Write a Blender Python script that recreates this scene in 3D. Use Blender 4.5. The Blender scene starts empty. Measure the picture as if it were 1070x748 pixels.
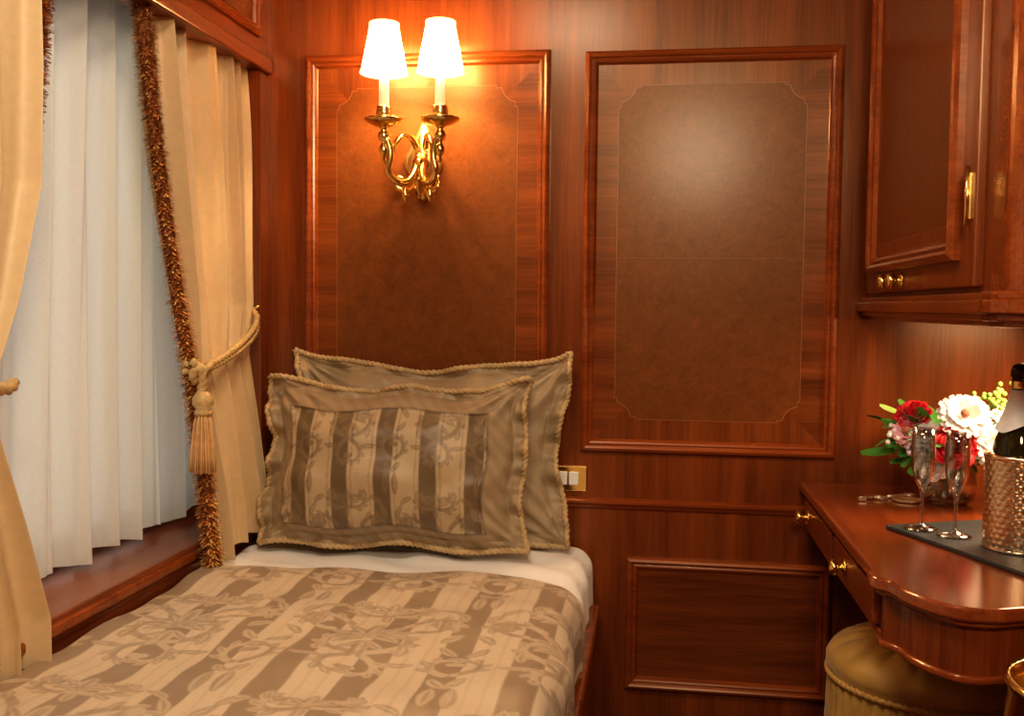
import bpy, math, random
import numpy as np
from mathutils import Vector, Matrix
random.seed(4); rng=np.random.RandomState(3)
D=bpy.data; S=bpy.context.scene
def link(o): S.collection.objects.link(o); return o
# ------------------------------------------------------------ materials
def newmat(n):
    m=D.materials.new(n); m.use_nodes=True; nt=m.node_tree
    return m,nt,nt.nodes['Principled BSDF']
def simple(n,col,rough=.5,metal=0,**k):
    m,nt,b=newmat(n)
    tc=nt.nodes.new('ShaderNodeTexCoord'); no=nt.nodes.new('ShaderNodeTexNoise')
    no.inputs['Scale'].default_value=k.get('ns',40); no.inputs['Detail'].default_value=4
    nt.links.new(tc.outputs['Object'],no.inputs['Vector'])
    mx=nt.nodes.new('ShaderNodeMix'); mx.data_type='RGBA'
    v=k.get('var',.12)
    mx.inputs[6].default_value=(*[c*(1-v) for c in col],1); mx.inputs[7].default_value=(*[min(1,c*(1+v)) for c in col],1)
    nt.links.new(no.outputs['Fac'],mx.inputs[0]); nt.links.new(mx.outputs[2],b.inputs['Base Color'])
    b.inputs['Roughness'].default_value=rough; b.inputs['Metallic'].default_value=metal
    if k.get('bump'):
        bp=nt.nodes.new('ShaderNodeBump'); bp.inputs['Strength'].default_value=k['bump']; bp.inputs['Distance'].default_value=.002
        nt.links.new(no.outputs['Fac'],bp.inputs['Height']); nt.links.new(bp.outputs[0],b.inputs['Normal'])
    if k.get('trans'): b.inputs['Transmission Weight'].default_value=k['trans']
    if k.get('sheen'): b.inputs['Sheen Weight'].default_value=k['sheen']; b.inputs['Sheen Roughness'].default_value=.4
    if k.get('emit'): b.inputs['Emission Color'].default_value=(*k['ecol'],1); b.inputs['Emission Strength'].default_value=k['emit']
    return m
def wood(n,axis,dark,light,rough=.3,burl=False,coat=.35):
    m,nt,b=newmat(n); N=nt.nodes.new; L=nt.links.new
    tc=N('ShaderNodeTexCoord'); mp=N('ShaderNodeMapping'); L(tc.outputs['Object'],mp.inputs['Vector'])
    s=[9,9,9]
    if not burl:
        s=[16,16,16]; s['xyz'.index(axis)]=.8
    mp.inputs['Scale'].default_value=s
    a=N('ShaderNodeTexNoise'); a.inputs['Scale'].default_value=3.4 if burl else 1.0; a.inputs['Detail'].default_value=9; a.inputs['Roughness'].default_value=.72 if burl else .6; a.inputs['Distortion'].default_value=.8 if burl else .5
    L(mp.outputs[0],a.inputs['Vector'])
    mp2=N('ShaderNodeMapping'); L(tc.outputs['Object'],mp2.inputs['Vector'])
    s2=[120,120,120]
    if not burl: s2=[190,190,190]; s2['xyz'.index(axis)]=7
    mp2.inputs['Scale'].default_value=s2
    f=N('ShaderNodeTexNoise'); f.inputs['Scale'].default_value=1; f.inputs['Detail'].default_value=3
    L(mp2.outputs[0],f.inputs['Vector'])
    ad=N('ShaderNodeMath'); ad.operation='MULTIPLY_ADD'; ad.inputs[1].default_value=.32; L(f.outputs['Fac'],ad.inputs[0])
    ml=N('ShaderNodeMath'); ml.operation='MULTIPLY'; ml.inputs[1].default_value=.68; L(a.outputs['Fac'],ml.inputs[0]); L(ml.outputs[0],ad.inputs[2])
    cr=N('ShaderNodeValToRGB'); cr.color_ramp.elements[0].position=.25 if burl else .34; cr.color_ramp.elements[0].color=(*dark,1)
    cr.color_ramp.elements[1].position=.78 if burl else .68; cr.color_ramp.elements[1].color=(*light,1)
    L(ad.outputs[0],cr.inputs[0]); L(cr.outputs[0],b.inputs['Base Color'])
    b.inputs['Roughness'].default_value=rough; b.inputs['Coat Weight'].default_value=coat; b.inputs['Coat Roughness'].default_value=.2
    b.inputs['Specular Tint'].default_value=(1,.72,.45,1); b.inputs['Coat Tint'].default_value=(1,.88,.72,1)
    bp=N('ShaderNodeBump'); bp.inputs['Strength'].default_value=.06; bp.inputs['Distance'].default_value=.001
    L(f.outputs['Fac'],bp.inputs['Height']); L(bp.outputs[0],b.inputs['Normal'])
    return m
dk=(.115,.024,.006); lt=(.30,.078,.018)
WX=wood('mahogany_x','x',dk,lt,coat=.25); WY=wood('mahogany_y','y',dk,lt); WZ=wood('mahogany_z','z',dk,lt,coat=.22)
WM=wood('mahogany_mould','x',(.16,.034,.008),(.36,.096,.023),.22,coat=.7)
BURL=wood('burl_veneer','z',(.10,.028,.007),(.26,.082,.018),.37,burl=True,coat=.22)
CROSSX=wood('crossband_x','x',(.10,.022,.005),(.31,.085,.018),.32,coat=.3)
CROSSZ=wood('crossband_z','z',(.10,.022,.005),(.31,.085,.018),.32,coat=.3)
LINE=simple('stringing',(.36,.14,.04),.35); SEAM=simple('veneer_seam',(.24,.09,.025),.36)
DTOP=wood('desk_top_wood','y',(.17,.036,.011),(.34,.092,.028),.2,coat=.8)
BRASS=simple('brass',(.93,.66,.24),.2,1,ns=25,var=.08)
PLATE=simple('brushed_brass',(.93,.68,.28),.38,1,ns=25,var=.08)
COPPER=simple('hammered_metal',(.86,.66,.44),.27,1,ns=60,bump=.25)
WHITE=simple('white_sheet',(.93,.90,.86),.8,ns=8,var=.03,sheen=.1)
BLACK=simple('dark_frame',(.01,.01,.01),.4)
def clothpat(n,dark,light,r0=.38,r1=.6):
    m,nt,b=newmat(n); N=nt.nodes.new; L=nt.links.new
    at=N('ShaderNodeAttribute'); at.attribute_name='pat'
    tc=N('ShaderNodeTexCoord'); no=N('ShaderNodeTexNoise'); no.inputs['Scale'].default_value=700; no.inputs['Detail'].default_value=2
    L(tc.outputs['Object'],no.inputs['Vector'])
    mp=N('ShaderNodeMapping'); mp.inputs['Scale'].default_value=(60,900,60); L(tc.outputs['Object'],mp.inputs['Vector'])
    n2=N('ShaderNodeTexNoise'); n2.inputs['Scale'].default_value=1; L(mp.outputs[0],n2.inputs['Vector'])
    mx=N('ShaderNodeMix'); mx.data_type='RGBA'; mx.inputs[6].default_value=(*dark,1); mx.inputs[7].default_value=(*light,1)
    L(at.outputs['Fac'],mx.inputs[0])
    m2=N('ShaderNodeMix'); m2.data_type='RGBA'; m2.blend_type='MULTIPLY'; m2.inputs[0].default_value=.25
    L(mx.outputs[2],m2.inputs[6]); L(n2.outputs['Fac'],m2.inputs[7]); L(m2.outputs[2],b.inputs['Base Color'])
    mr=N('ShaderNodeMapRange'); mr.inputs['To Min'].default_value=r0; mr.inputs['To Max'].default_value=r1
    L(at.outputs['Fac'],mr.inputs['Value']); L(mr.outputs[0],b.inputs['Roughness'])
    b.inputs['Sheen Weight'].default_value=.08
    bp=N('ShaderNodeBump'); bp.inputs['Strength'].default_value=.15; bp.inputs['Distance'].default_value=.001
    L(no.outputs['Fac'],bp.inputs['Height']); L(bp.outputs[0],b.inputs['Normal'])
    return m
COVER=clothpat('damask_bedspread',(.28,.185,.108),(.72,.575,.41))
SHAM=clothpat('damask_sham',(.17,.110,.056),(.66,.50,.31))
ROPE=simple('rope_piping',(.52,.37,.19),.6,ns=120,var=.3)
GOLDROPE=simple('gold_cord',(.56,.38,.17),.5,ns=150,var=.35)
CURT=simple('silk_curtain',(.67,.49,.28),.5,ns=60,var=.10,sheen=.15,bump=.15)
def sheer():
    m,nt,b=newmat('sheer_voile'); N=nt.nodes.new; L=nt.links.new
    b.inputs['Base Color'].default_value=(.90,.87,.80,1); b.inputs['Roughness'].default_value=.9
    tr=N('ShaderNodeBsdfTranslucent'); tr.inputs[0].default_value=(.90,.88,.83,1)
    tp=N('ShaderNodeBsdfTransparent')
    m1=N('ShaderNodeMixShader'); m1.inputs[0].default_value=.38; L(b.outputs[0],m1.inputs[1]); L(tr.outputs[0],m1.inputs[2])
    w=N('ShaderNodeTexNoise'); w.inputs['Scale'].default_value=300; tc=N('ShaderNodeTexCoord'); L(tc.outputs['Object'],w.inputs['Vector'])
    mr=N('ShaderNodeMapRange'); mr.inputs['To Min'].default_value=.02; mr.inputs['To Max'].default_value=.18; L(w.outputs['Fac'],mr.inputs['Value'])
    m2=N('ShaderNodeMixShader'); L(mr.outputs[0],m2.inputs[0]); L(m1.outputs[0],m2.inputs[1]); L(tp.outputs[0],m2.inputs[2])
    L(m2.outputs[0],nt.nodes['Material Output'].inputs[0]); return m
SHEER=sheer()
def shade():
    m,nt,b=newmat('lamp_shade'); N=nt.nodes.new; L=nt.links.new
    b.inputs['Base Color'].default_value=(.95,.88,.75,1); b.inputs['Roughness'].default_value=.8
    b.inputs['Emission Color'].default_value=(1,.78,.50,1); b.inputs['Emission Strength'].default_value=1.3
    tr=N('ShaderNodeBsdfTranslucent'); tr.inputs[0].default_value=(1,.88,.7,1)
    m1=N('ShaderNodeMixShader'); m1.inputs[0].default_value=.6; L(b.outputs[0],m1.inputs[1]); L(tr.outputs[0],m1.inputs[2])
    L(m1.outputs[0],nt.nodes['Material Output'].inputs[0]); return m
SHADE=shade()
def thinglass(n,tint=(.86,.88,.87),mx_=.95,mn=.12):
    m,nt,b=newmat(n); N=nt.nodes.new; L=nt.links.new
    tp=N('ShaderNodeBsdfTransparent'); tp.inputs[0].default_value=(*tint,1); gl=N('ShaderNodeBsdfGlossy'); gl.inputs['Roughness'].default_value=.04
    lw=N('ShaderNodeLayerWeight'); lw.inputs['Blend'].default_value=.45
    mr=N('ShaderNodeMapRange'); mr.inputs['To Min'].default_value=mn; mr.inputs['To Max'].default_value=mx_; L(lw.outputs['Facing'],mr.inputs['Value'])
    mx=N('ShaderNodeMixShader'); L(mr.outputs[0],mx.inputs[0]); L(tp.outputs[0],mx.inputs[1]); L(gl.outputs[0],mx.inputs[2])
    L(mx.outputs[0],nt.nodes['Material Output'].inputs[0]); return m
GLASS=thinglass('clear_glass'); BOTTLE=simple('bottle_glass',(.03,.022,.006),.06)
# ------------------------------------------------------------ geometry helpers
def group(name,loc):
    e=D.objects.new(name,None); e.location=loc; e.empty_display_size=.05; link(e); return e
def attach(o,p):
    if p is not None:
        o.parent=p; o.matrix_parent_inverse=Matrix.Translation(-p.location)
def mobj(name,verts,faces,mats,parent=None,smooth=True,idx=None,bevel=0,sub=0,pat=None,solid=0):
    me=D.meshes.new(name); me.from_pydata([tuple(v) for v in verts],[],[tuple(f) for f in faces]); 
    if not isinstance(mats,(list,tuple)): mats=[mats]
    for m in mats: me.materials.append(m)
    if idx is not None: me.polygons.foreach_set('material_index',idx)
    me.polygons.foreach_set('use_smooth',[smooth]*len(me.polygons))
    if pat is not None:
        a=me.attributes.new('pat','FLOAT','POINT'); a.data.foreach_set('value',np.asarray(pat,dtype=np.float32))
    me.update(); o=link(D.objects.new(name,me)); attach(o,parent)
    if solid: md=o.modifiers.new('s','SOLIDIFY'); md.thickness=solid; md.offset=-1
    if bevel: md=o.modifiers.new('b','BEVEL'); md.width=bevel; md.segments=3; md.limit_method='ANGLE'
    if sub: md=o.modifiers.new('u','SUBSURF'); md.levels=sub; md.render_levels=sub
    return o
def box(name,x0,x1,y0,y1,z0,z1,mat,parent=None,bevel=0):
    v=[(x,y,z) for x in(x0,x1) for y in(y0,y1) for z in(z0,z1)]
    f=[(0,1,3,2),(4,6,7,5),(0,4,5,1),(2,3,7,6),(0,2,6,4),(1,5,7,3)]
    return mobj(name,v,f,mat,parent,False,bevel=bevel)
def lathe_vf(prof,c,seg=32,sx=1,sy=1):
    v=[];f=[]
    for r,z in prof:
        for i in range(seg):
            t=2*math.pi*i/seg; v.append((c[0]+r*sx*math.cos(t),c[1]+r*sy*math.sin(t),c[2]+z))
    for j in range(len(prof)-1):
        for i in range(seg):
            a=j*seg+i;b=j*seg+(i+1)%seg; f.append((a,b,b+seg,a+seg))
    return v,f
def lathe(name,prof,c,mat,parent=None,seg=32,rot=None,sx=1,sy=1,smooth=True,caps=True):
    pr=list(prof)
    if caps:
        if pr[0][0]>1e-4: pr=[(1e-4,pr[0][1])]+pr
        if pr[-1][0]>1e-4: pr=pr+[(1e-4,pr[-1][1])]
    v,f=lathe_vf(pr,(0,0,0),seg,sx,sy)
    R=rot if rot is not None else Matrix.Identity(3)
    v=[R@Vector(p)+Vector(c) for p in v]
    return mobj(name,v,f,mat,parent,smooth)
def frames(P):
    P=[Vector(p) for p in P]; T=[]
    for i in range(len(P)):
        a=P[max(0,i-1)];b=P[min(len(P)-1,i+1)]; T.append((b-a).normalized())
    n=T[0].orthogonal().normalized(); out=[]
    for i,t in enumerate(T):
        n=(n-t*n.dot(t)); n.normalize(); out.append((P[i],t,n.copy(),t.cross(n)))
    return out
def smoothpath(P,k=8,closed=False):
    P=[Vector(p) for p in P]; out=[];n=len(P)
    for i in range(n-(0 if closed else 1)):
        if closed: p0,p1,p2,p3=P[i-1],P[i],P[(i+1)%n],P[(i+2)%n]
        else: p0=P[max(0,i-1)];p1=P[i];p2=P[i+1];p3=P[min(n-1,i+2)]
        for j in range(k):
            t=j/k
            out.append(.5*((2*p1)+(p2-p0)*t+(2*p0-5*p1+4*p2-p3)*t*t+(3*p1-p0-3*p2+p3)*t**3))
    out.append(P[0] if closed else P[-1]); return out
def resample(P,step):
    P=[Vector(p) for p in P]; out=[P[0].copy()]; acc=0
    for a,b in zip(P[:-1],P[1:]):
        L=(b-a).length
        while acc+L>=step and L>1e-9:
            t=(step-acc)/L; a=a.lerp(b,t); out.append(a.copy()); L=(b-a).length; acc=0
        acc+=L
    return out
def sweep_vf(P,r,seg=10,lobes=0,pitch=.02,amp=.3):
    F=frames(P); v=[];f=[];s=0;n=len(F)
    for i,(p,t,a,b) in enumerate(F):
        if i: s+=(p-F[i-1][0]).length
        rr=r(i/(n-1)) if callable(r) else r
        for k in range(seg):
            th=2*math.pi*k/seg; q=rr
            if lobes: q=rr*(1-amp+amp*abs(math.cos(lobes*.5*(th-2*math.pi*s/pitch)))*1.6)
            v.append(p+(a*math.cos(th)+b*math.sin(th))*q)
    for i in range(n-1):
        for k in range(seg):
            x=i*seg+k;y=i*seg+(k+1)%seg; f.append((x,y,y+seg,x+seg))
    f.append(tuple(range(seg))[::-1]); f.append(tuple(range((n-1)*seg,n*seg)))
    return v,f
def sweep(name,P,r,mat,parent=None,**k):
    v,f=sweep_vf(P,r,**k); return mobj(name,v,f,mat,parent)
def rope(name,P,r,mat,parent=None,pitch=None):
    pitch=pitch or r*5
    P=resample(smoothpath(P,12),r*.55)
    return sweep(name,P,r,mat,parent,seg=14,lobes=2,pitch=pitch,amp=.32)
XL=-1.03; XC=.51
MAP={'back':lambda a,b,h:(a,-h,b),'left':lambda a,b,h:(XL+h,a,b),'cab':lambda a,b,h:(XC-h,a,b)}
PROF=[(0,0),(0,.010),(.004,.015),(.010,.018),(.015,.015),(.018,.010),(.022,.012),(.027,.010),(.031,.003),(.033,.001)]
def moulding(name,pl,a0,a1,b0,b1,prof,mat,parent,sc=1,base=0):
    v=[];f=[];g=MAP[pl]
    for o,h in prof:
        o*=sc;h=h*sc+base
        v+=[g(a0+o,b0+o,h),g(a1-o,b0+o,h),g(a1-o,b1-o,h),g(a0+o,b1-o,h)]
    for j in range(len(prof)-1):
        for i in range(4):
            k=(i+1)%4; f.append((j*4+i,j*4+k,j*4+4+k,j*4+4+i))
    return mobj(name,v,f,mat,parent,False)
def notched(a0,a1,b0,b1,r,n=7,arch=0):
    pts=[]
    for cx,cy,t0 in((a0,b0,90),(a1,b0,180),(a1,b1,270),(a0,b1,0)):
        sgx=1 if cx==a0 else -1; sgy=1 if cy==b0 else -1
        arc=[]
        for i in range(n+1):
            t=math.radians(90*i/n); arc.append((cx+sgx*r*math.cos(t),cy+sgy*r*math.sin(t)))
        sh=r*.3
        arc=[(cx+sgx*(r+sh),cy),(cx+sgx*(r+sh),cy+sgy*sh*.5),(cx+sgx*r,cy+sgy*sh*.5)]+arc[1:-1]+[(cx+sgx*sh*.5,cy+sgy*r),(cx+sgx*sh*.5,cy+sgy*(r+sh)),(cx,cy+sgy*(r+sh))]
        if (cx==a0)==(cy==b0): arc=arc[::-1]
        pts+=arc
    return pts
def inlay(name,pl,poly,h,mat,linemat,parent,lw=.0020):
    g=MAP[pl]; n=len(poly); v=[g(a,b,h) for a,b in poly]
    mobj(name+'_field',v,[tuple(range(n))],mat,parent,False)
    P=[Vector(g(a,b,h+.0006)) for a,b in poly]
    vv=[];ff=[]
    for i in range(n):
        d1=(P[i]-P[i-1]);d2=(P[(i+1)%n]-P[i]); t=(d1.normalized()+d2.normalized())
        if t.length<1e-6: t=d2 if d2.length>0 else d1
        t.normalize(); nrm=Vector(g(0,0,1))-Vector(g(0,0,0)); o=t.cross(nrm)*lw/2
        vv+=[P[i]-o,P[i]+o]
    for i in range(n):
        j=(i+1)%n; ff.append((2*i,2*i+1,2*j+1,2*j))
    mobj(name+'_stringing',vv,ff,linemat,parent,False)
def quad(name,pl,a0,a1,b0,b1,h,mat,parent):
    g=MAP[pl]; return mobj(name,[g(a0,b0,h),g(a1,b0,h),g(a1,b1,h),g(a0,b1,h)],[(0,1,2,3)],mat,parent,False)
# ------------------------------------------------------------ damask tile
TW,TH=288,432
def damask_tile():
    m=np.zeros((TH,TW),bool); core=np.zeros((TH,TW),bool); yy,xx=np.mgrid[0:TH,0:TW]; X=(xx+.5)/TW*2-1; Y=(yy+.5)/TH*3-1.5
    def stroke(P,rs,cf=.26):
        for (px,py),r in zip(P,rs):
            for s in(1,-1):
                for oy in(-3,0,3):
                    if abs(py+oy)>1.8: continue
                    d=(X-s*px)**2+(Y-py-oy)**2
                    m[d<r*r]=True
                    if cf and r>.02: core[d<(r*cf)**2]=True
    def leaf(x,y,ang,L,w,curl=0):
        P=[];R=[];n=24;a=math.radians(ang)
        for i in range(n):
            t=i/(n-1); P.append((x,y)); R.append(w*math.sin(math.pi*min(1,.08+t*.95))**.8+.006)
            a+=math.radians(curl)/n; x+=math.cos(a)*L/n; y+=math.sin(a)*L/n
        stroke(P,R)
    def scroll(x,y,ang,L,w,turn,side=True):
        P=[];R=[];n=56;a=math.radians(ang); lv=[]
        for i in range(n):
            t=i/(n-1); P.append((x,y)); R.append(w*(1-.6*t)+.008*(t<.9)+ (.045 if i>n-3 else 0))
            if side and i in(8,15,22,29,36): lv.append((x,y,math.degrees(a)-(50 if turn>0 else -50),.20*(1-.5*t)))
            st=L/n*(1.35-1.1*t); a+=math.radians(turn)/n*(.5+1.2*t); x+=math.cos(a)*st; y+=math.sin(a)*st
        stroke(P,R,0)
        for x_,y_,an,l_ in lv: leaf(x_,y_,an,l_,.036,40 if turn>0 else -40)
    for ang,L,c in((90,.62,0),(70,.60,-25),(50,.54,-40),(28,.46,-55),(4,.38,-60)): leaf(0.02,.05,ang,L,.062,c)
    leaf(0,-.12,-90,.36,.08,0); leaf(.03,-.1,-60,.3,.05,30)
    scroll(.04,-.42,10,1.5,.048,330); scroll(.06,-.5,-30,1.1,.042,-300)
    leaf(.40,-.42,70,.3,.055,40); leaf(.33,-.62,-20,.3,.05,50)
    scroll(.30,.55,60,1.2,.042,-320); scroll(.45,.35,0,.9,.035,310,False)
    leaf(.62,.5,80,.3,.05,30); leaf(.75,.1,70,.3,.055,-40); leaf(.78,-.05,-70,.3,.055,40)
    for ang,L,c in((90,.34,0),(60,.32,-30),(30,.28,-50)): leaf(0.01,1.05,ang,L,.045,c)
    leaf(0,.95,-90,.22,.05,0); scroll(.04,.98,-20,.9,.034,300); leaf(.3,1.12,40,.3,.05,60); leaf(.55,1.2,-10,.3,.05,-50)
    leaf(.9,1.3,90,.5,.065,0); leaf(.88,.75,100,.35,.05,30); scroll(.95,-.9,150,1.1,.04,-330); leaf(.85,-1.0,-70,.3,.055,30)
    f=m.astype(float)-.75*core
    for _ in range(2):
        f=(f+np.roll(f,1,0)+np.roll(f,-1,0)+np.roll(f,1,1)+np.roll(f,-1,1))/5
    return f
TILE=damask_tile()
def dam(u,v):
    x=np.mod(u,1)*TW; y=np.mod(v,1)*TH
    x0=np.floor(x).astype(int)%TW; y0=np.floor(y).astype(int)%TH; fx=x-np.floor(x); fy=y-np.floor(y)
    x1=(x0+1)%TW; y1=(y0+1)%TH
    return (TILE[y0,x0]*(1-fx)+TILE[y0,x1]*fx)*(1-fy)+(TILE[y1,x0]*(1-fx)+TILE[y1,x1]*fx)*fy
def grid_faces(nu,nv):
    I=np.arange(nu*nv).reshape(nv,nu)
    return np.stack([I[:-1,:-1],I[:-1,1:],I[1:,1:],I[1:,:-1]],-1).reshape(-1,4).tolist()
def sstep(a,b,x): t=np.clip((x-a)/(b-a),0,1); return t*t*(3-2*t)
# ------------------------------------------------------------ room shell
ZC=2.35; XR=1.2; YF=-3.3
box('floor',-1.4,XR+.1,YF-.1,.1,-.08,0,simple('carpet',(.10,.035,.02),.9,ns=200,bump=.5))
box('ceiling',-1.4,XR+.1,YF-.1,.1,ZC,ZC+.08,simple('ceiling_paint',(.42,.24,.11),.6))
box('wall_back',-1.4,XR+.1,0,.08,0,ZC,WZ)
box('wall_right',XR,XR+.08,YF,0,0,ZC,WZ)
box('wall_front',-1.4,XR+.1,YF-.08,YF,0,ZC,WZ)
WY0,WY1=-1.75,-.055; WZ0,WZ1=.655,1.81
wl=group('wall_left',(XL,-1.6,1.2))
box('lower_panel',XL-.14,XL,YF,0,0,WZ0-.03,WY,wl)
box('upper_panel',XL-.06,XL,YF,0,WZ1,ZC,WY,wl)
box('far_pier',XL-.25,XL,WY1,0,WZ0-.03,WZ1,WZ,wl)
box('near_pier',XL-.25,XL,YF,WY0,WZ0-.03,WZ1,WZ,wl)
box('header',XL-.25,XL-.06,YF,0,WZ1+.04,ZC,WY,wl)
sl=group('window_sill',(XL,-.9,.65))
box('sill_board',XL-.25,XL+.012,WY0,WY1,WZ0-.03,WZ0,WY,sl,.006)
box('sill_nosing',XL-.01,XL+.02,YF,0-.001,WZ0-.035,WZ0-.01,WM,sl,.008)
box('sill_apron',XL,XL+.012,YF,-.001,WZ0-.085,WZ0-.035,WY,sl,.004)
wn=group('window_1',(XL-.22,-.9,1.2)); xw=XL-.235
box('pane',xw,xw+.006,WY0,WY1,WZ0,WZ1+.04,thinglass('window_glass',(.94,.95,.95),.6,.04),wn)
for i,(a,b,c,d) in enumerate(((WY0,WY0+.05,WZ0,WZ1+.04),(WY1-.05,WY1,WZ0,WZ1+.04),(WY0,WY1,WZ0,WZ0+.035),(WY0,WY1,WZ1-.01,WZ1+.04),(-.93,-.89,WZ0,WZ1+.04))):
    box('frame_%d'%(i+1),xw-.01,xw+.03,a,b,c,d,BLACK,wn,.003)
vt=group('trim_1',(XL,-1,1.9))
box('valance_edge',XL,XL+.014,YF,-.001,WZ1-.004,WZ1+.035,WY,vt,.006)
moulding('valance_frame','left',-1.45,-.075,1.885,2.25,PROF,WM,vt,1.0)
quad('valance_field','left',-1.43,-.09,1.9,2.24,.0008,BURL,vt)
inlay('valance_inlay','left',notched(-1.40,-.125,1.935,2.2,.03),.0014,BURL,LINE,vt)
def crossband(pl,a0,a1,b0,b1,w,h,parent):
    g=MAP[pl]
    V=[g(a0,b0,h),g(a1,b0,h),g(a1,b1,h),g(a0,b1,h),g(a0+w,b0+w,h),g(a1-w,b0+w,h),g(a1-w,b1-w,h),g(a0+w,b1-w,h)]
    mobj('crossband',V,[(0,1,5,4),(1,2,6,5),(2,3,7,6),(3,0,4,7)],[CROSSZ,CROSSX],parent,False,idx=[0,1,0,1])
def wallpanel(n,a0,a1,b0,b1,inset,notch=.042,burl=True):
    e=group('trim_%d'%n,((a0+a1)/2,0,(b0+b1)/2))
    moulding('moulding','back',a0,a1,b0,b1,PROF,WM,e,1.0)
    if inset:
        crossband('back',a0+.02,a1-.02,b0+.02,b1-.02,inset+.03,.0008,e)
        inlay('burl','back',notched(a0+inset,a1-inset,b0+inset,b1-inset,notch),.0014,BURL,LINE,e)
    else: quad('field','back',a0+.02,a1-.02,b0+.02,b1-.02,.0008,CROSSX,e)
    return e
wallpanel(2,-.925,-.275,.83,1.85,.085)
e=wallpanel(3,-.187,.443,.83,1.842,.085); quad('seam','back',-.10,.355,1.325,1.3262,.0019,SEAM,e)
wallpanel(4,-.065,.445,.215,.56,0)
e=group('trim_5',(-.1,0,.7)); P5=[(0,0),(.004,.006),(.012,.010),(.016,.014),(.022,.014),(.026,.008),(.03,.0)]
v=[];f=[]
for z,h in P5: v+=[(XL,-h,.680+z),(XR,-h,.680+z)]
for j in range(len(P5)-1): f.append((2*j,2*j+1,2*j+3,2*j+2))
mobj('chair_rail',v,f,WM,e,False)
# ------------------------------------------------------------ bed
bed=group('bed',(-.59,-1.2,.3))
box('bed_base',XL+.014,-.175,-2.35,-.03,0,.40,WY,bed)
box('side_rail',-.175,-.14,-2.35,-.03,.10,.43,WM,bed,.008)
box('rail_cap',-.18,-.128,-2.35,-.03,.418,.44,WM,bed,.008)
box('mattress',XL+.03,-.165,-2.33,-.02,.40,.575,WHITE,bed,.03)
nx,ny=120,80
t=np.linspace(0,1,nx); s=np.linspace(0,1,ny); T,Sg=np.meshgrid(t,s)
def across(T,x0,xr,R,drop,zt):
    Lf=(xr-R)-x0; La=R*math.pi/2; Lt=Lf+La+drop; l=T*Lt
    x=np.where(l<Lf,x0+l,np.where(l<Lf+La,xr-R+R*np.sin(np.clip((l-Lf)/R,0,math.pi/2)),xr))
    z=np.where(l<Lf,zt,np.where(l<Lf+La,zt-R+R*np.cos(np.clip((l-Lf)/R,0,math.pi/2)),zt-R-(l-Lf-La)))
    return x,z,l
x,z,l=across(T,XL+.03,-.155,.05,.10,.588)
y=-.015-Sg*.85
z=z+.003*np.sin(x*31+y*9+np.sin(y*22))+.0025*np.sin(y*47+x*13)
x=x+.004*np.sin(y*40+z*20)*(z<.57)
z=z-.02*np.clip(1-(-y-.015)/.05,0,1)**2
mobj('fitted_sheet',np.stack([x,y,z],-1).reshape(-1,3),grid_faces(nx,ny),WHITE,bed,solid=.004)
nx,ny=380,680
t=np.linspace(0,1,nx); s=np.linspace(0,1,ny); T,Sg=np.meshgrid(t,s)
x,z,l=across(T,XL+.035,-.145,.055,.09,.599)
y0=-.385-.02*np.sin(l*9)-.13*sstep(.70,1.0,l)-.05*sstep(.3,0,l)
y=y0-Sg*(2.36+y0)
wr=.004*np.sin(x*11+y*5+1.3*np.sin(y*4+x*3))+.0035*np.sin(y*17-x*9+2*np.sin(x*6))+.002*np.sin(y*37+x*23+np.sin(y*11))
top=sstep(.56,.60,z)
edge=np.exp(-(y0-y)/.012)
z=z+wr*(.35+.65*top)-.010*edge
x=x+(1-top)*.008*np.sin(y*14+1)
u=l/.36; vv=y/.47
stp=np.mod(l/.13+.1,1); A=sstep(0,.03,stp)*(1-sstep(.40,.43,stp))
fine=(sstep(.58,.595,stp)*(1-sstep(.63,.645,stp))+sstep(.80,.815,stp)*(1-sstep(.85,.865,stp)))
mo=dam(u+.12,vv+.31)
pat=A*(.18+.54*mo)+(1-A)*(.90-.48*mo-.13*fine)
mobj('bedspread',np.stack([x,y,z],-1).reshape(-1,3),grid_faces(nx,ny),COVER,bed,pat=np.clip(pat,0,1).ravel(),solid=.008)
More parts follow.
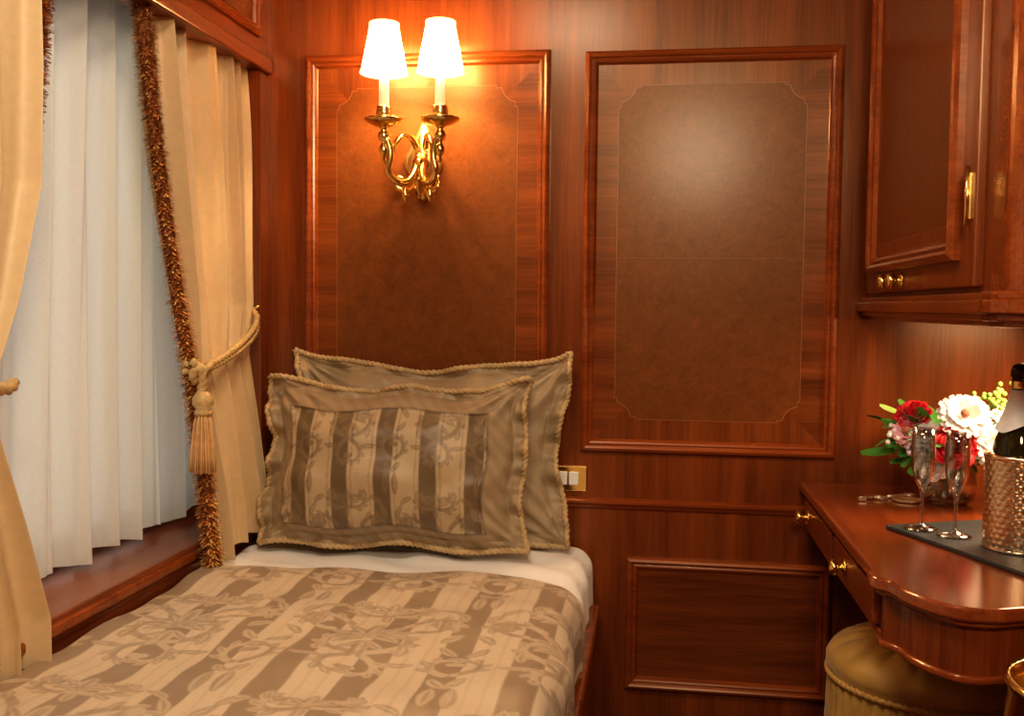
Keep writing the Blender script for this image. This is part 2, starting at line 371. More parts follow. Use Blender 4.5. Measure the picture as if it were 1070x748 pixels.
# ------------------------------------------------------------ pillows
def pillow(name,W,H,Tk,base,lean,yawd,seed,panel=True,sag=.06,n=260,side=.045):
    e=group(name,base)
    u=np.linspace(-1,1,n); v=np.linspace(-1,1,int(n*.75)); U,V=np.meshgrid(u,v)
    def shape(U,V):
        X=U*W/2*(1-side*(1-V**2)**1.2) ; Z=V*H/2
        Z=Z-np.where(V>0,sag*H*(1-np.abs(U)**2.4)*np.maximum(V,0)**1.5,0)+ .02*H*(1-U**2)*np.maximum(-V,0)
        X=X+.008*np.sin(V*5+seed)*np.abs(U); Z=Z+.007*np.sin(U*7+seed)
        return X,Z
    def thick(U,V):
        fu=np.clip(1-np.abs(U/.90)**2.6,0,1); fv=np.clip(1-np.abs(V/.88)**2.4,0,1)
        return Tk/2*(fu*fv)**.58
    def ruf(U,V): return (.012*np.sin(U*14+V*3+seed)+.006*np.sin(U*31+seed))*sstep(.80,1,np.abs(V))+(.014*np.sin(V*12+U*2+seed)+.006*np.sin(V*29))*sstep(.82,1,np.abs(U))
    def wri(U,V): return .0055*np.sin(U*9+3*V+np.sin(V*7+seed))+.0045*np.sin(V*12-U*5+2*np.sin(U*4+seed))
    X,Z=shape(U,V); t=thick(U,V)
    ed=np.maximum(np.abs(U),np.abs(V))
    cr=0
    for sx in(1,-1):
        for sy in(1,-1):
            a=np.arctan2((1-V*sy)*.75,(1-U*sx)); d=np.hypot(1-U*sx,(1-V*sy)*.75)
            cr=cr+.0055*np.sin(a*16+seed*sx+sy)*np.exp(-((d-.36)/.2)**2)
    w=wri(U,V)+cr+.0025*np.sin(U*27+V*9)*sstep(.5,.9,ed)
    wf=ruf(U,V)
    pu,pv=.755,.71; Vp=V+.09; Up=U+.025
    front=-(t+.004)+w+wf
    inpan=sstep(-.01,.01,pu-np.abs(Up))*sstep(-.01,.01,pv-np.abs(Vp))
    lineU=np.exp(-(((np.abs(Up)-pu)/.011)**2))*(np.abs(Vp)<pv+.01); lineV=np.exp(-(((np.abs(Vp)-pv)/.015)**2))*(np.abs(Up)<pu+.01)
    if panel: front=front-.004*np.maximum(lineU,lineV)
    back=t*.8+.004+wf
    back[0,:]=front[0,:];back[-1,:]=front[-1,:];back[:,0]=front[:,0];back[:,-1]=front[:,-1]
    al=math.radians(lean); yw=math.radians(yawd)
    def place(X,Y,Z):
        Z=Z+H/2; y=Y*math.cos(al)+Z*math.sin(al); z=Z*math.cos(al)-Y*math.sin(al)
        x2=X*math.cos(yw)-y*math.sin(yw); y2=X*math.sin(yw)+y*math.cos(yw)
        return np.stack([x2+base[0],y2+base[1],z+base[2]],-1)
    PF=place(X,front,Z).reshape(-1,3); PB=place(X,back,Z).reshape(-1,3)
    ux=X/.105; stp=np.mod(ux+.20,1)
    A=sstep(0,.03,stp)*(1-sstep(.38,.41,stp)); ln=(sstep(.46,.47,stp)*(1-sstep(.50,.51,stp))+sstep(.90,.91,stp)*(1-sstep(.94,.95,stp)))
    mo=dam(ux*.5-.10,Z/.30+.2)
    pt=A*(.07+.14*mo)+(1-A)*(.86-.48*mo-.25*ln)
    ptn=pt*inpan+(1-inpan)*(.50+.06*np.sin(U*60+V*30)) if panel else .50+0*pt
    if panel: ptn=ptn-.35*np.maximum(lineU,lineV)
    f=grid_faces(n,len(v)); N=len(PF); f2=[(a+N,d+N,c+N,b+N) for a,b,c,d in f]
    mobj('sham',np.vstack([PF,PB]),f+f2,SHAM,e,pat=np.clip(np.concatenate([ptn.ravel(),(.5+0*pt).ravel()]),0,1))
    c=[];m=40
    for i in range(m): c.append((-1+2*i/m,1))
    for i in range(m): c.append((1,1-2*i/m))
    for i in range(m): c.append((1-2*i/m,-1))
    for i in range(m): c.append((-1,-1+2*i/m))
    c.append(c[0])
    cu=np.array([a for a,b in c]);cv=np.array([b for a,b in c]); cx,cz=shape(cu,cv)
    rope('edge_cord',place(cx,ruf(cu,cv)+wri(cu,cv)-.004,cz).tolist(),.0066,ROPE,e,pitch=.03)
    return e
pillow('pillow',.66,.412,.23,(-.625,-.255,.616),15,1.5,1)
pillow('pillow',.73,.478,.11,(-.572,-.125,.614),9,-1,5,panel=False,sag=.11,side=.075)
# ------------------------------------------------------------ curtains
def curtain(name,yl,yr,xb,zt,zb,nf,amp,mat,parent,nz=140,ns=320,slant=0,seed=0,warp=.03):
    s=np.linspace(0,1,ns); h=np.linspace(0,1,nz); Sg,Hh=np.meshgrid(s,h)
    z=zt+(zb(Sg)-zt)*Hh
    a=yl(z);b=yr(z); y=a+(b-a)*(Sg+.012*np.sin(Sg*19+seed))
    ph=2*math.pi*nf*(Sg+warp*np.sin(Sg*7+seed)+warp*.5*np.sin(Sg*17+seed*2))+slant*Hh+.6*np.sin(Hh*4+Sg*6+seed)
    w=np.sin(ph)+.30*np.sin(2.3*ph+1.1+Hh*3)+.25*np.sin(.37*ph+seed)
    x=xb(z)+amp(z)*w*(.75+.35*np.sin(Sg*11+seed)); y=y+.35*amp(z)*np.cos(ph)
    mobj(name,np.stack([x,y,z],-1).reshape(-1,3),grid_faces(ns,nz),mat,parent); return a
def fringe(name,P,parent,r=.026,n=7500):
    P=resample(smoothpath(P,10),.004); F=frames(P); v=[];f=[];idx=[]
    for i in range(n):
        p,t,a,b=F[random.randrange(len(F))]; th=random.random()*2*math.pi
        d=(a*math.cos(th)+b*math.sin(th)); L=r*random.uniform(.7,1.15); q=(d+t*random.uniform(-.4,.4)).normalized()
        side=q.cross(t).normalized()*.0018; p=p+t*random.uniform(-.004,.004)
        tip=p+q*L-Vector((0,0,.004)); k=len(v)
        v+=[p-side,p+side,tip+side*.9,tip-side*.9]; f.append((k,k+1,k+2,k+3)); idx.append(random.choice((0,0,1,1,1,2)))
    mobj(name,v,f,[RUST,GOLDF,DKF],parent,False,idx=idx)
    sweep(name+'_core',P,r*.55,DKF,parent,seg=8)
RUST=simple('rust_fringe',(.58,.20,.05),.6); GOLDF=simple('gold_fringe',(.85,.50,.15),.55); DKF=simple('dark_fringe',(.24,.08,.02),.7)
ip=lambda zs,vs:(lambda z:np.interp(z,zs,vs))
ct=group('curtain',(XL,-.3,1.2))
zs=[.6,.7,.9,1.07,1.2,1.5,1.86]
yl1=ip(zs,[-.455,-.46,-.48,-.50,-.52,-.56,-.60]); yr1=ip(zs,[-.11,-.12,-.14,-.16,-.11,-.075,-.065])
xb1=ip(zs,[-.990,-.995,-1.01,-1.022,-1.035,-1.06,-1.075]); am1=ip(zs,[.032,.030,.022,.013,.022,.031,.031])
curtain('drape',yl1,yr1,xb1,1.86,lambda s:.605+.035*s,6,am1,CURT,ct,slant=1.2,warp=.035)
fringe('brush_fringe',[(float(xb1(z))+.014,float(yl1(z)),z) for z in(1.83,1.6,1.4,1.2,1.05,.9,.75,.60)],ct)
tb=[(-1.04,-.10,1.190),(-1.005,-.14,1.165),(-.990,-.20,1.135),(-.985,-.28,1.105),(-.982,-.38,1.078),(-.985,-.46,1.062),(-.99,-.505,1.062),(-1.01,-.53,1.07)]
rope('tieback_cord',tb,.0075,GOLDROPE,ct,.036)
rope('tieback_cord_2',[(a,b,c-.014-.005*math.sin(i)) for i,(a,b,c) in enumerate(tb)],.0065,GOLDROPE,ct,.032)
rope('tassel_knot',[(-.985,-.535,1.075),(-.97,-.51,1.055),(-.965,-.49,1.065),(-.975,-.485,1.045),(-.985,-.51,1.03),(-.985,-.53,1.045),(-.972,-.525,1.06),(-.97,-.515,1.03),(-.975,-.515,1.0)],.009,GOLDROPE,ct,.03)
lathe('tieback_hook',[(.010,0),(.011,.004),(.005,.008),(.004,.02),(.008,.026),(.004,.03)],(-1.045,-.10,1.19),BRASS,ct,16,rot=Matrix.Rotation(math.radians(90),3,'Y'))
def tassel(parent,c,L=.17):
    lathe('tassel_head',[(.004,0),(.014,-.003),(.022,-.015),(.023,-.028),(.015,-.040),(.019,-.044),(.019,-.05),(.013,-.055)],c,GOLDROPE,parent,20)
    v=[];f=[]
    for i in range(80):
        th=random.random()*6.283; r0=random.uniform(.005,.014); r1=r0*random.uniform(1.8,2.4)
        P=[Vector(c)+Vector((math.cos(th)*(r0+(r1-r0)*t**.6),math.sin(th)*(r0+(r1-r0)*t**.6),-.05-(L-.05)*t*random.uniform(.97,1.0))) for t in(0,.15,.4,.7,1)]
        vv,ff=sweep_vf(P,.0021,seg=5); k=len(v); v+=vv; f+=[tuple(a+k for a in q) for q in ff]
    mobj('tassel_skirt',v,f,TASS,parent)
TASS=simple('tassel_threads',(.70,.42,.19),.55,ns=80,var=.35)
tassel(ct,(-.968,-.517,1.01),.18)
ct2=group('curtain',(XL,-1.3,1.2))
zs2=[.58,.68,.85,1.0,1.08,1.2,1.4,1.6,1.86]
yr2=ip(zs2,[-1.04,-1.04,-1.08,-1.12,-1.12,-1.05,-.955,-.92,-.89]); yl2=ip(zs2,[-1.55,-1.55,-1.5,-1.45,-1.42,-1.5,-1.6,-1.68,-1.72])
xb2=ip(zs2,[-1.0,-1.0,-1.01,-1.02,-1.022,-1.03,-1.05,-1.06,-1.075]); am2=ip(zs2,[.032,.030,.022,.014,.013,.020,.031,.033,.033])
curtain('drape',yl2,yr2,xb2,1.86,lambda s:.60+0*s,8.5,am2,CURT,ct2,slant=-1.0,seed=2)
fringe('brush_fringe',[(float(xb2(z))-.012-.03*(1.83-z)/.6,float(yr2(z))+.014-.03*(1.83-z)/.6,z) for z in(1.83,1.7,1.6,1.5,1.4,1.3,1.2,1.1)],ct2,n=4500)
rope('tieback_cord',[(-1.0,-1.10,1.07),(-.99,-1.14,1.065),(-.985,-1.25,1.09),(-.985,-1.4,1.13),(-1.02,-1.5,1.2)],.009,GOLDROPE,ct2,.04)
sh=group('sheer_curtain',(XL-.13,-.8,1.2))
curtain('voile',lambda z:-1.45+0*z,lambda z:-.16+0*z,lambda z:XL-.125+0*z,1.88,lambda s:.675+.006*np.sin(s*40),11,lambda z:.026+0*z,SHEER,sh,nz=60,ns=500,seed=1,warp=.022)
nyb=700; yb=np.linspace(-1.45,-.16,nyb); v=[];f=[]
for j,(zz,am) in enumerate(((1.885,.010),(1.87,.004),(1.855,.010),(1.84,.004),(1.825,.010))):
    for i,yv in enumerate(yb): v.append((XL-.088+am*math.sin(yv*420),yv,zz))
for j in range(4):
    for i in range(nyb-1): a=j*nyb+i; f.append((a,a+1,a+1+nyb,a+nyb))
mobj('heading_tape',v,f,SHEER,sh)
box('sheer_track',XL-.15,XL-.12,WY0,WY1,1.86,1.885,BLACK,sh)
# ------------------------------------------------------------ sconce
sc=group('wall_sconce',(-.605,0,1.6)); cx=-.605
RX=Matrix.Rotation(math.radians(90),3,'X')
def backplate():
    v=[];f=[];out=[]
    n=48
    for i in range(n):
        th=2*math.pi*i/n; r=1+.14*math.cos(4*th)+.05*math.cos(8*th)
        out.append((.044*r*math.sin(th),.085*r*math.cos(th)))
    for sc_,h in((1,0),(1,.008),(.9,.014),(.8,.012),(.7,.02),(.3,.028),(.01,.03)):
        v+=[(cx+a*sc_,-h,1.572+b*sc_) for a,b in out]
    for j in range(6):
        for i in range(n): a=j*n+i;b=j*n+(i+1)%n; f.append((a,a+n,b+n,b))
    mobj('backplate',v,f,PLATE,sc)
backplate()
lathe('centre_boss',[(.016,0),(.02,.01),(.014,.02),(.018,.028),(.010,.036),(.006,.045)],(cx,-.02,1.565),BRASS,sc,24,rot=RX)
lathe('centre_finial',[(.001,-.03),(.006,-.022),(.004,-.016),(.011,-.004),(.008,.008),(.014,.016),(.010,.03),(.001,.034)],(cx,-.05,1.50),BRASS,sc,24)
for k,s in enumerate((-1,1)):
    xc=cx+s*.071; yc=-.13
    arm=[(cx+s*.006,-.03,1.585),(cx+s*.010,-.06,1.540),(cx+s*.022,-.09,1.510),(cx+s*.042,-.115,1.508),(cx+s*.060,-.128,1.532),(cx+s*.054,-.13,1.572),(cx+s*.060,-.131,1.602),(xc,yc,1.618)]
    sweep('arm_%d'%(k+1),smoothpath(arm,8),lambda t:.0115-.003*math.sin(t*3.1),BRASS,sc,seg=14)
    cur=[(cx+s*.012,-.035,1.605),(cx+s*.02,-.06,1.625),(cx+s*.034,-.09,1.625),(cx+s*.045,-.11,1.605),(cx+s*.052,-.12,1.585)]
    sweep('scroll_%d'%(k+1),smoothpath(cur,8),lambda t:.0085-.002*t,BRASS,sc,seg=12)
    low=[(cx+s*.008,-.02,1.54),(cx+s*.012,-.045,1.505),(cx+s*.03,-.065,1.488),(cx+s*.052,-.07,1.500),(cx+s*.054,-.065,1.524),(cx+s*.040,-.06,1.522)]
    sweep('low_scroll_%d'%(k+1),smoothpath(low,8),lambda t:.009-.004*t,BRASS,sc,seg=12)
    lathe('leaf_%d'%(k+1),[(.0,-.026),(.007,-.018),(.011,-.006),(.005,.004),(.009,.01),(.001,.018)],(cx+s*.032,-.07,1.488),BRASS,sc,16)
    lathe('baluster_%d'%(k+1),[(.001,-.104),(.006,-.096),(.004,-.088),(.011,-.078),(.013,-.066),(.007,-.056),(.005,-.052),(.012,-.046),(.016,-.036),(.013,-.028),(.007,-.020),(.014,-.014),(.032,-.008),(.047,.001),(.049,.006),(.045,.007),(.028,.002),(.014,.004),(.019,.012),(.021,.022),(.018,.030),(.020,.034),(.015,.038)],(xc,yc,1.654),BRASS,sc,36)
    lathe('candle_tube_%d'%(k+1),[(.0125,0),(.0125,.10),(.008,.103)],(xc,yc,1.687),simple('candle_%d'%k,(.9,.82,.68),.5,emit=.25,ecol=(1,.8,.5)),sc,20)
    lathe('shade_%d'%(k+1),[(.058,0),(.054,.02),(.048,.05),(.041,.085),(.035,.12)],(xc,yc,1.772),SHADE,sc,40,caps=False)
    for zz,rr in((1.772,.0585),(1.892,.0355)):
        ring=[(xc+rr*math.cos(a),yc+rr*math.sin(a),zz) for a in np.linspace(0,2*math.pi,41)]
        sweep('shade_trim_%d_%d'%(k+1,int(zz*100)),ring,.0022,SHADE,sc,seg=6)
    li=D.lights.new('bulb_%d'%(k+1),'POINT'); li.energy=11.5; li.color=(1,.68,.36); li.shadow_soft_size=.018
    lo=link(D.objects.new('bulb_%d'%(k+1),li)); lo.location=(xc,yc,1.82); attach(lo,sc)
# ------------------------------------------------------------ switch plate
sw=group('light_switch',(-.222,0,.757))
box('plate',-.275,-.168,-.006,0,.725,.79,BRASS,sw,.004)
for i,x0 in enumerate((-.232,-.203)): box('rocker_%d'%(i+1),x0-.012,x0+.012,-.012,-.004,.741,.775,WHITE,sw,.002)
lathe('screw',[(.004,0),(.003,.002)],(-.262,-.006,.758),BRASS,sw,12,rot=RX)
# ------------------------------------------------------------ cabinet
cb=group('wall_cabinet',(.8,-.45,1.6))
box('carcass',XC,XR-.005,-.90,-.004,1.205,ZC-.005,WZ,cb)
box('stile_far',XC-.004,XC+.01,-.075,-.004,1.24,2.3,WZ,cb,.002)
box('door',XC-.016,XC+.002,-.865,-.09,1.238,2.25,WZ,cb,.004)
moulding('door_moulding','cab',-.80,-.145,1.283,2.14,PROF,WM,cb,1.15,.016)
quad('door_field','cab',-.78,-.16,1.3,2.12,.018,CROSSZ,cb)
ar=[(-.735,1.345),(-.205,1.345)]
za=1.78
ar+=[(-.205,za)]+[(-.205-.07*math.sin(t),za+.07-.07*math.cos(t)) for t in np.linspace(0,1.57,6)][1:]
ar+=[(-.47+.19*math.cos(t),za+.07+.13*math.sin(t)) for t in np.linspace(.1,3.04,16)]
ar+=[(-.735+.07*math.sin(t),za+.07-.07*math.cos(t)) for t in np.linspace(1.57,0,6)]
inlay('door_inlay','cab',ar,.0186,BURL,LINE,cb)
def prism(name,poly,z0,z1,mat,parent,bevel=0,smooth=False):
    n=len(poly); v=[(a,b,z0) for a,b in poly]+[(a,b,z1) for a,b in poly]
    f=[tuple(range(n))[::-1],tuple(range(n,2*n))]+[(i,(i+1)%n,n+(i+1)%n,n+i) for i in range(n)]
    return mobj(name,v,f,mat,parent,smooth,bevel=bevel)
def cabout(o):
    p=[(XC-o,-.004),(XC-o,-.895)]
    p+=[(XC+.004-o,-.915),(XC-.012-o,-.93)]
    p+=[(XC+.085-(.095+o)*math.cos(t),-.95-(.085+o)*math.sin(t)) for t in np.linspace(0,1.57,10)]
    p+=[(XR-.006,-1.035-o),(XR-.006,-.004)]
    return p
for i,(o,z0,z1) in enumerate(((.0,1.176,1.20),(.012,1.185,1.198),(.024,1.196,1.218),(.012,1.216,1.230))): prism('base_moulding_%d'%(i+1),cabout(o),z0,z1,WM,cb,.004)
prism('end_column',[(XC+.085-.085*math.cos(t),-.95-.075*math.sin(t)) for t in np.linspace(0,1.57,12)]+[(XR-.006,-1.025),(XR-.006,-.90),(XC,-.90)],1.225,ZC-.006,WM,cb)
def knob(name,c,parent,d=(-1,0,0),s=1):
    R=Vector((0,0,1)).rotation_difference(Vector(d)).to_matrix()
    lathe(name,[(.016*s,0),(.017*s,.003),(.010*s,.005),(.006*s,.010),(.007*s,.014),(.014*s,.018),(.016*s,.024),(.012*s,.030),(.001,.032)],c,BRASS,parent,24,rot=R)
knob('knob_1',(XC-.016,-.335,1.260),cb,s=1); knob('knob_2',(XC-.016,-.415,1.260),cb,s=1)
box('latch',XC-.022,XC-.014,-.855,-.843,1.345,1.42,BRASS,cb,.002); sweep('hinge_1',[(XC-.018,-.088,1.30),(XC-.018,-.088,1.36)],.005,BRASS,cb); sweep('hinge_2',[(XC-.018,-.088,1.86),(XC-.018,-.088,1.93)],.005,BRASS,cb)
sweep('latch_pin',[(XC-.024,-.849,1.335),(XC-.024,-.849,1.43)],.004,BRASS,cb)
# ------------------------------------------------------------ desk
dsk=group('writing_desk',(.8,-.5,.7))
def deskout(o):
    p=[(.362+o,-.003),(.362+o,-.82)]
    cv=smoothpath([(.362,-.82,0),(.352,-.845,0),(.355,-.875,0),(.372,-.895,0),(.378,-.915,0),(.385,-.945,0),(.41,-.99,0),(.445,-1.022,0),(.49,-1.028,0),(.54,-1.01,0),(.61,-.985,0),(.70,-.97,0),(.82,-.965,0)],5)
    for i,q in enumerate(cv[1:]):
        a=cv[i];b=cv[min(i+2,len(cv)-1)]; t=(b-a); n=Vector((-t.y,t.x,0)).normalized()
        p.append((q.x+n.x*o,q.y+n.y*o))
    p+=[(XR-.005,-.965+o),(XR-.005,-.003)]
    return p
prism('top_slab',deskout(0),.748,.770,DTOP,dsk,.005)
prism('top_nosing',deskout(.010),.738,.749,WM,dsk,.004)
prism('apron',deskout(.024),.660,.739,wood('apron_wood','z',dk,lt,.22,coat=.6),dsk,.003)
prism('apron_bead',deskout(.018),.650,.662,WM,dsk,.004)
for i,(a,b) in enumerate(((-.40,-.02),(-.80,-.42))):
    box('drawer_%d'%(i+1),.372,.392,a,b,.668,.732,WY,dsk,.003)
knob('knob_1',(.372,-.10,.70),dsk); knob('knob_2',(.372,-.56,.70),dsk)
box('end_support',.92,.96,-.90,-.01,0,.66,WZ,dsk)
# ------------------------------------------------------------ stool
st=group('vanity_stool',(.57,-.36,.25)); VEL=simple('gold_velvet',(.56,.35,.10),.48,ns=14,var=.45,sheen=.4,bump=.4)
def stool():
    c=(.585,-.36); seg=192; prof=[(.001,.512),(.02,.510),(.05,.512),(.08,.513),(.11,.510),(.14,.503),(.165,.494),(.185,.484),(.200,.470),(.207,.456),(.207,.440),(.196,.424),(.200,.412),(.202,.38),(.203,.33),(.205,.29),(.20,.285),(.001,.285)]
    v=[];f=[]
    for r,z in prof:
        for i in range(seg):
            th=2*math.pi*i/seg
            rr=r*(1+(.018*math.sin(th*48) if .29<=z<=.413 else 0))
            dz=-.008*(abs(math.cos(th*8))**6)*math.exp(-((r-.12)/.07)**2) if z>.46 else 0
            v.append((c[0]+rr*math.cos(th),c[1]+rr*math.sin(th),z+dz))
    for j in range(len(prof)-1):
        for i in range(seg): a=j*seg+i;b=j*seg+(i+1)%seg; f.append((a,a+seg,b+seg,b))
    mobj('cushion',v,f,VEL,st)
    rg=[(c[0]+.203*math.cos(a),c[1]+.203*math.sin(a),.424) for a in np.linspace(0,2*math.pi,90)]
    rope('welt_cord',rg,.006,VEL,st,.03)
    lathe('button',[(.014,0),(.012,.005),(.001,.008)],(c[0],c[1],.510),VEL,st,16)
    for i in range(4):
        a=math.pi/4+i*math.pi/2; lathe('leg_%d'%(i+1),[(.012,0),(.016,.03),(.010,.05),(.018,.12),(.022,.22),(.018,.26),(.024,.29)],(c[0]+.14*math.cos(a),c[1]+.14*math.sin(a),0),WM,st,16)
stool()
# ------------------------------------------------------------ brass bucket on stand (lower right)
bx=(.574,-1.18,-.035)
bk=group('brass_wine_bucket',(bx[0],bx[1],.3))
lathe('bucket',[(.06,.50),(.075,.52),(.095,.58),(.108,.65),(.112,.70),(.108,.74),(.114,.75),(.112,.758),(.104,.756),(.100,.74),(.088,.58),(.06,.52)],bx,BRASS,bk,40)
lathe('stand',[(.10,.036),(.10,.046),(.03,.06),(.012,.08),(.012,.2),(.02,.22),(.012,.24),(.014,.48),(.06,.505)],bx,BRASS,bk,32)
# ------------------------------------------------------------ slate tray, flutes, bottle
tr=group('slate_tray',(.57,-.63,.77))
ux=Vector((.139,-.319)).normalized(); vx=Vector((.319,.139)).normalized(); c0=Vector((.455,-.512))
pts=[c0,c0+ux*.37,c0+ux*.37+vx*.24,c0+vx*.24]
prism('slate_slab',[tuple(p) for p in pts],.7705,.778,simple('slate',(.045,.052,.055),.45,ns=60,bump=.5),tr,.002)
ZT=.7785
def flute(c):
    g=group('champagne_flute',(c[0],c[1],ZT))
    lathe('flute_glass',[(.001,0),(.030,.0),(.031,.002),(.020,.005),(.006,.009),(.0035,.016),(.0032,.06),(.0045,.075),(.013,.092),(.020,.115),(.0225,.145),(.0215,.175),(.0195,.195),(.0185,.195),(.0205,.172),(.0213,.145),(.0188,.116),(.012,.096),(.003,.083),(.001,.083)],(c[0],c[1],ZT),GLASS,g,32,caps=False)
    sweep('rim',[(c[0]+.019*math.cos(a),c[1]+.019*math.sin(a),ZT+.195) for a in np.linspace(0,2*math.pi,33)],.0008,GLASS,g,seg=6)
flute((.514,-.540)); flute((.561,-.592))
bt=group('champagne_bottle',(.640,-.675,ZT)); bc=(.640,-.675,ZT)
v=[];f=[];seg=192;rows=98
for j in range(rows):
    z=.165*j/(rows-1)
    for i in range(seg):
        th=2*math.pi*i/seg; row=int(j/6); ph=(th*24/math.pi/2+(.5 if row%2 else 0))%1; q=(j%6)/6-.5
        dm=.0010*max(0,1-((ph-.5)**2+q*q)*5)
        r=.0545+dm; v.append((bc[0]+r*math.cos(th),bc[1]+r*math.sin(th),ZT+z))
for j in range(rows-1):
    for i in range(seg): a=j*seg+i;b=j*seg+(i+1)%seg; f.append((a,b,b+seg,a+seg))
mobj('hammered_cooler',v,f,COPPER,bt)
lathe('cooler_rim',[(.054,.160),(.057,.163),(.057,.169),(.053,.171),(.049,.169),(.049,.12)],bc,COPPER,bt,48,caps=False)
lathe('cooler_foot',[(.001,0.0),(.055,.0),(.056,.004),(.054,.007)],bc,COPPER,bt,48)
lathe('bottle',[(.001,.01),(.042,.012),(.043,.02),(.043,.175),(.040,.195),(.031,.218),(.020,.240),(.0155,.262),(.0145,.30),(.0145,.305)],bc,BOTTLE,bt,40)
lathe('foil',[(.0155,.27),(.0165,.29),(.0165,.305),(.0185,.308),(.0185,.318),(.0155,.326),(.008,.330)],bc,simple('black_foil',(.03,.016,.010),.25,.6,ns=200,bump=.5),bt,32)
lathe('gold_band',[(.0168,.286),(.0174,.288),(.0174,.297),(.0168,.299)],bc,BRASS,bt,32,caps=False)
v=[];f=[];n=72
for j,(r,z) in enumerate(((.0185,.284),(.0215,.265),(.027,.245),(.034,.226),(.038,.218))):
    for i in range(n):
        th=2*math.pi*i/n; rr=r*(1+.06*(j/4)*math.sin(5*th)); v.append((bc[0]+rr*math.cos(th),bc[1]+rr*math.sin(th),ZT+z-.010*(j/4)*math.sin(2*th+1)))
for j in range(4):
    for i in range(n): a=j*n+i;b=j*n+(i+1)%n; f.append((a,a+n,b+n,b))
mobj('napkin_collar',v,f,simple('napkin',(.95,.94,.92),.8),bt)
# ------------------------------------------------------------ keys
ky=group('room_key',(.52,-.21,.77))
def ringp(c,r,n=30): return [(c[0]+r*math.cos(a),c[1]+r*math.sin(a),c[2]) for a in np.linspace(0,2*math.pi,n)]
SILV=simple('key_metal',(.90,.80,.60),.35,1)
sweep('key_ring',ringp((.515,-.20,.773),.014),.0018,SILV,ky,seg=6)
sweep('key_shank',[(.500,-.205,.775),(.462,-.222,.775)],.0034,SILV,ky,seg=8)
sweep('key_bow',ringp((.508,-.204,.775),.010),.003,SILV,ky,seg=6)
box('key_bit',.458,.474,-.240,-.220,.772,.777,SILV,ky)
tg=smoothpath([(.535,-.215,0),(.548,-.19,0),(.58,-.19,0),(.60,-.215,0),(.58,-.245,0),(.548,-.24,0)],6,True)
prism('key_tag',[(p.x,p.y) for p in tg[:-1]],.7715,.7765,SILV,ky,.001)
sweep('key_shank_2',[(.53,-.19,.775),(.575,-.165,.775)],.0032,SILV,ky,seg=8)
sweep('key_bow_2',ringp((.586,-.16,.775),.011),.0028,SILV,ky,seg=6)
# ------------------------------------------------------------ bouquet
fb=group('flower_bouquet',(.655,-.21,.9)); fc=Vector((.655,-.215,.77))
lathe('glass_vase',[(.001,.0015),(.040,.0015),(.052,.012),(.058,.04),(.055,.07),(.048,.095),(.053,.112),(.050,.112),(.045,.096),(.051,.07),(.053,.04),(.048,.016),(.001,.010)],fc,GLASS,fb,40,caps=False)
GRN=simple('leaf_green',(.10,.30,.05),.45,ns=50,var=.4); GRN2=simple('bud_green',(.42,.60,.14),.5,ns=50,var=.3)
RED=simple('rose_red',(.65,.012,.02),.5,ns=60,var=.3,sheen=.3); WHT=simple('petal_white',(.90,.86,.84),.55,var=.04); PNK=simple('petal_pink',(.85,.42,.52),.55,var=.2)
YEL=simple('disc_centre',(.45,.16,.10),.7,ns=300,bump=1); LIL=simple('petal_lilac',(.66,.55,.74),.55,var=.2)
def dirframe(d):
    return Vector((0,0,1)).rotation_difference(Vector(d).normalized()).to_matrix()
def petal(v,f,o,R,th,r0,r1,w,lift,curl,seg=5):
    k=len(v); c,s_=math.cos(th),math.sin(th)
    for i in range(seg+1):
        t=i/seg; r=r0+(r1-r0)*t; ww=w*math.sin(math.pi*(.15+.77*t))**.55; z=lift*t+curl*t*t
        for q in(-1,0,1):
            p=Vector((r*c-q*ww*s_,r*s_+q*ww*c,z+.15*ww*abs(q))); v.append(R@p+o)
    for i in range(seg):
        for q in(0,1): a=k+i*3+q; f.append((a,a+1,a+4,a+3))
def gerbera(name,o,d,R0,mat):
    R=dirframe(d); v=[];f=[]
    for l,(n,rr,li) in enumerate(((20,1,.004),(18,.88,.010),(14,.6,.014))):
        for i in range(n): petal(v,f,o,R,2*math.pi*(i+.5*l)/n+random.uniform(-.05,.05),.006,R0*rr*random.uniform(.93,1.05),.0068*R0/.04,li,random.uniform(-.008,.002))
    mobj(name,v,f,mat,fb); lathe(name+'_disc',[(.009,.010),(.009,.015),(.005,.018)],o,YEL,fb,20,rot=R)
def rose(name,o,d,R0,mat):
    R=dirframe(d); v=[];f=[]
    for l in range(6):
        n=3+l; rad=R0*(.18+.82*l/5)
        for i in range(n):
            th=2*math.pi*i/n+l*.9; k=len(v); m=7
            hgt=R0*(1.25-.16*l)
            for a in range(6):
                t=a/5; 
                for b in range(m):
                    q=-1+2*b/(m-1); wid=(1.15*math.pi/n)*1.05
                    rr=rad*(.35+.65*math.sin(t*1.75))+ (R0*.14*max(0,t-.75)*4*(l/5)); ang=th+q*wid*(math.sin(math.pi*(.2+.7*t)))
                    zz=hgt*t*(1-.12*q*q) - (.25*R0*max(0,t-.8)*5*(l/5)*.6)
                    v.append(R@Vector((rr*math.cos(ang),rr*math.sin(ang),zz-R0*.5))+o)
            for a in range(5):
                for b in range(m-1): x_=k+a*m+b; f.append((x_,x_+1,x_+m+1,x_+m))
    mobj(name,v,f,mat,fb)
def leaves(name,n,mat,rad,L,w,zr):
    v=[];f=[]
    for i in range(n):
        th=random.random()*6.283; r=rad*random.uniform(.3,1.0); o=fc+Vector((r*math.cos(th),r*math.sin(th)*.8,random.uniform(*zr)))
        R=dirframe(Vector((random.uniform(-1,1),random.uniform(-1,1),1.2)))
        petal(v,f,o,R,th,0,L*random.uniform(.6,1.1),w,.01,random.uniform(-.02,.01))
    mobj(name,v,f,mat,fb)
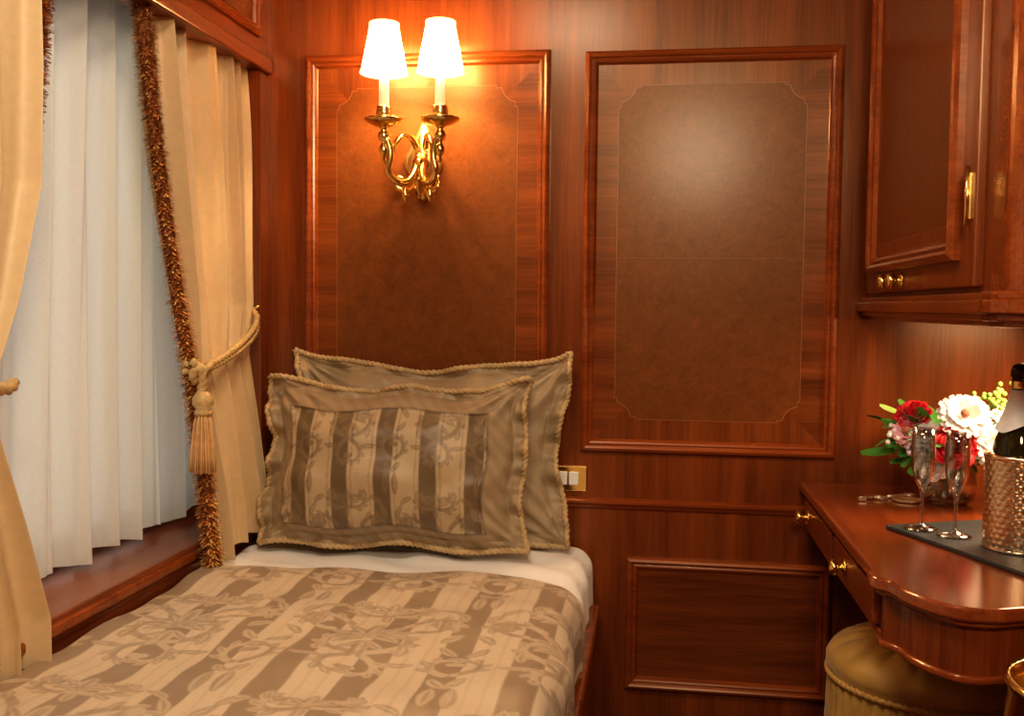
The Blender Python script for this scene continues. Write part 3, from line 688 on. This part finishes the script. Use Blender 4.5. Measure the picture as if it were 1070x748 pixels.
def balls(name,pts,r,mat):
    v=[];f=[]
    for p in pts:
        vv,ff=lathe_vf([(.0001,-r),(.7*r,-.7*r),(r,0),(.7*r,.7*r),(.0001,r)],p,7); k=len(v); v+=vv; f+=[tuple(a+k for a in q) for q in ff]
    mobj(name,v,f,mat,fb)
def at(dx,dy,dz): return fc+Vector((dx,dy,dz))
leaves('foliage',130,GRN,.12,.07,.015,(.09,.18)); leaves('foliage_light',50,GRN2,.13,.05,.009,(.11,.20))
gerbera('gerbera_1',at(-.005,-.11,.208),(-.1,-.9,.6),.055,WHT); gerbera('gerbera_2',at(.055,-.125,.145),(.15,-1,.3),.052,WHT); gerbera('gerbera_3',at(.10,-.07,.185),(.4,-.8,.7),.048,WHT)
gerbera('gerbera_4',at(-.105,-.06,.165),(-.6,-.8,.5),.036,PNK); gerbera('gerbera_5',at(-.075,-.08,.160),(-.3,-.9,.6),.038,WHT)
rose('rose_1',at(-.028,-.14,.148),(-.1,-1,.30),.044,RED); rose('rose_2',at(-.095,-.05,.208),(-.4,-.7,.8),.036,RED); rose('rose_3',at(.14,-.02,.16),(.5,-.5,.7),.034,RED); rose('rose_4',at(.085,-.10,.10),(.3,-1,.1),.032,PNK); rose('rose_5',at(-.065,-.11,.10),(-.3,-1,.1),.032,WHT)
for nm,c,mat,m,rr in(('filler_white',(-.130,-.05,.15),WHT,12,.020),('filler_lilac',(-.09,-.09,.125),LIL,24,.024),('buds_green',(.075,-.03,.23),GRN2,60,.035)):
    balls(nm,[fc+Vector(c)+Vector([random.gauss(0,rr*.6) for _ in range(3)]) for _ in range(m)],.0058,mat)
v=[];f=[]
for i in range(16):
    a=random.random()*6.28; P=[fc+Vector((.02*math.cos(a),.02*math.sin(a),.015)),fc+Vector((-.01*math.cos(a),-.01*math.sin(a),.08)),fc+Vector((.06*math.cos(a+2),.05*math.sin(a+2),.16))]
    vv,ff=sweep_vf(smoothpath(P,5),.0022,seg=6); k=len(v); v+=vv; f+=[tuple(x_+k for x_ in q) for q in ff]
mobj('stems',v,f,GRN,fb)
# ------------------------------------------------------------ lights
def area(name,loc,target,size,energy,col):
    l=D.lights.new(name,'AREA'); l.shape='DISK'; l.size=size; l.energy=energy; l.color=col
    o=link(D.objects.new(name,l)); o.location=loc; o.rotation_euler=(Vector(target)-Vector(loc)).to_track_quat('-Z','Y').to_euler(); return o
area('opposite_wall_lamp',(.20,-2.85,2.02),(-.1,0,1.0),.46,23,(1,.80,.56))
area('ceiling_lamp',(-.35,-1.5,2.33),(-.45,-1.1,0),.40,17,(1,.85,.65))
area('under_cabinet_lamp',(.85,-.42,1.165),(.75,-.36,0),.28,7.0,(1,.70,.42))
w=D.worlds.new('dusk'); S.world=w; w.use_nodes=True; w.node_tree.nodes['Background'].inputs[0].default_value=(.95,.93,.88,1); w.node_tree.nodes['Background'].inputs[1].default_value=1.0
# ------------------------------------------------------------ camera
yaw,pitch,roll=map(math.radians,(8.38,3.04,.59))
fwd=Vector((-math.sin(yaw)*math.cos(pitch),math.cos(yaw)*math.cos(pitch),-math.sin(pitch)))
rt=Vector((math.cos(yaw),math.sin(yaw),0)); up=rt.cross(fwd)
r2=rt*math.cos(roll)+up*math.sin(roll); u2=-rt*math.sin(roll)+up*math.cos(roll)
cam=D.cameras.new('camera'); co=link(D.objects.new('camera',cam)); cam.sensor_width=36; cam.lens=1018*36/1070; cam.clip_start=.02
M=Matrix((r2,u2,-fwd)).transposed().to_4x4(); M.translation=(0,-2.5,1.2); co.matrix_world=M
S.camera=co
S.view_settings.view_transform='Standard'; S.view_settings.exposure=-.2
try: S.view_settings.look='Medium High Contrast'
except Exception: S.view_settings.look='None'
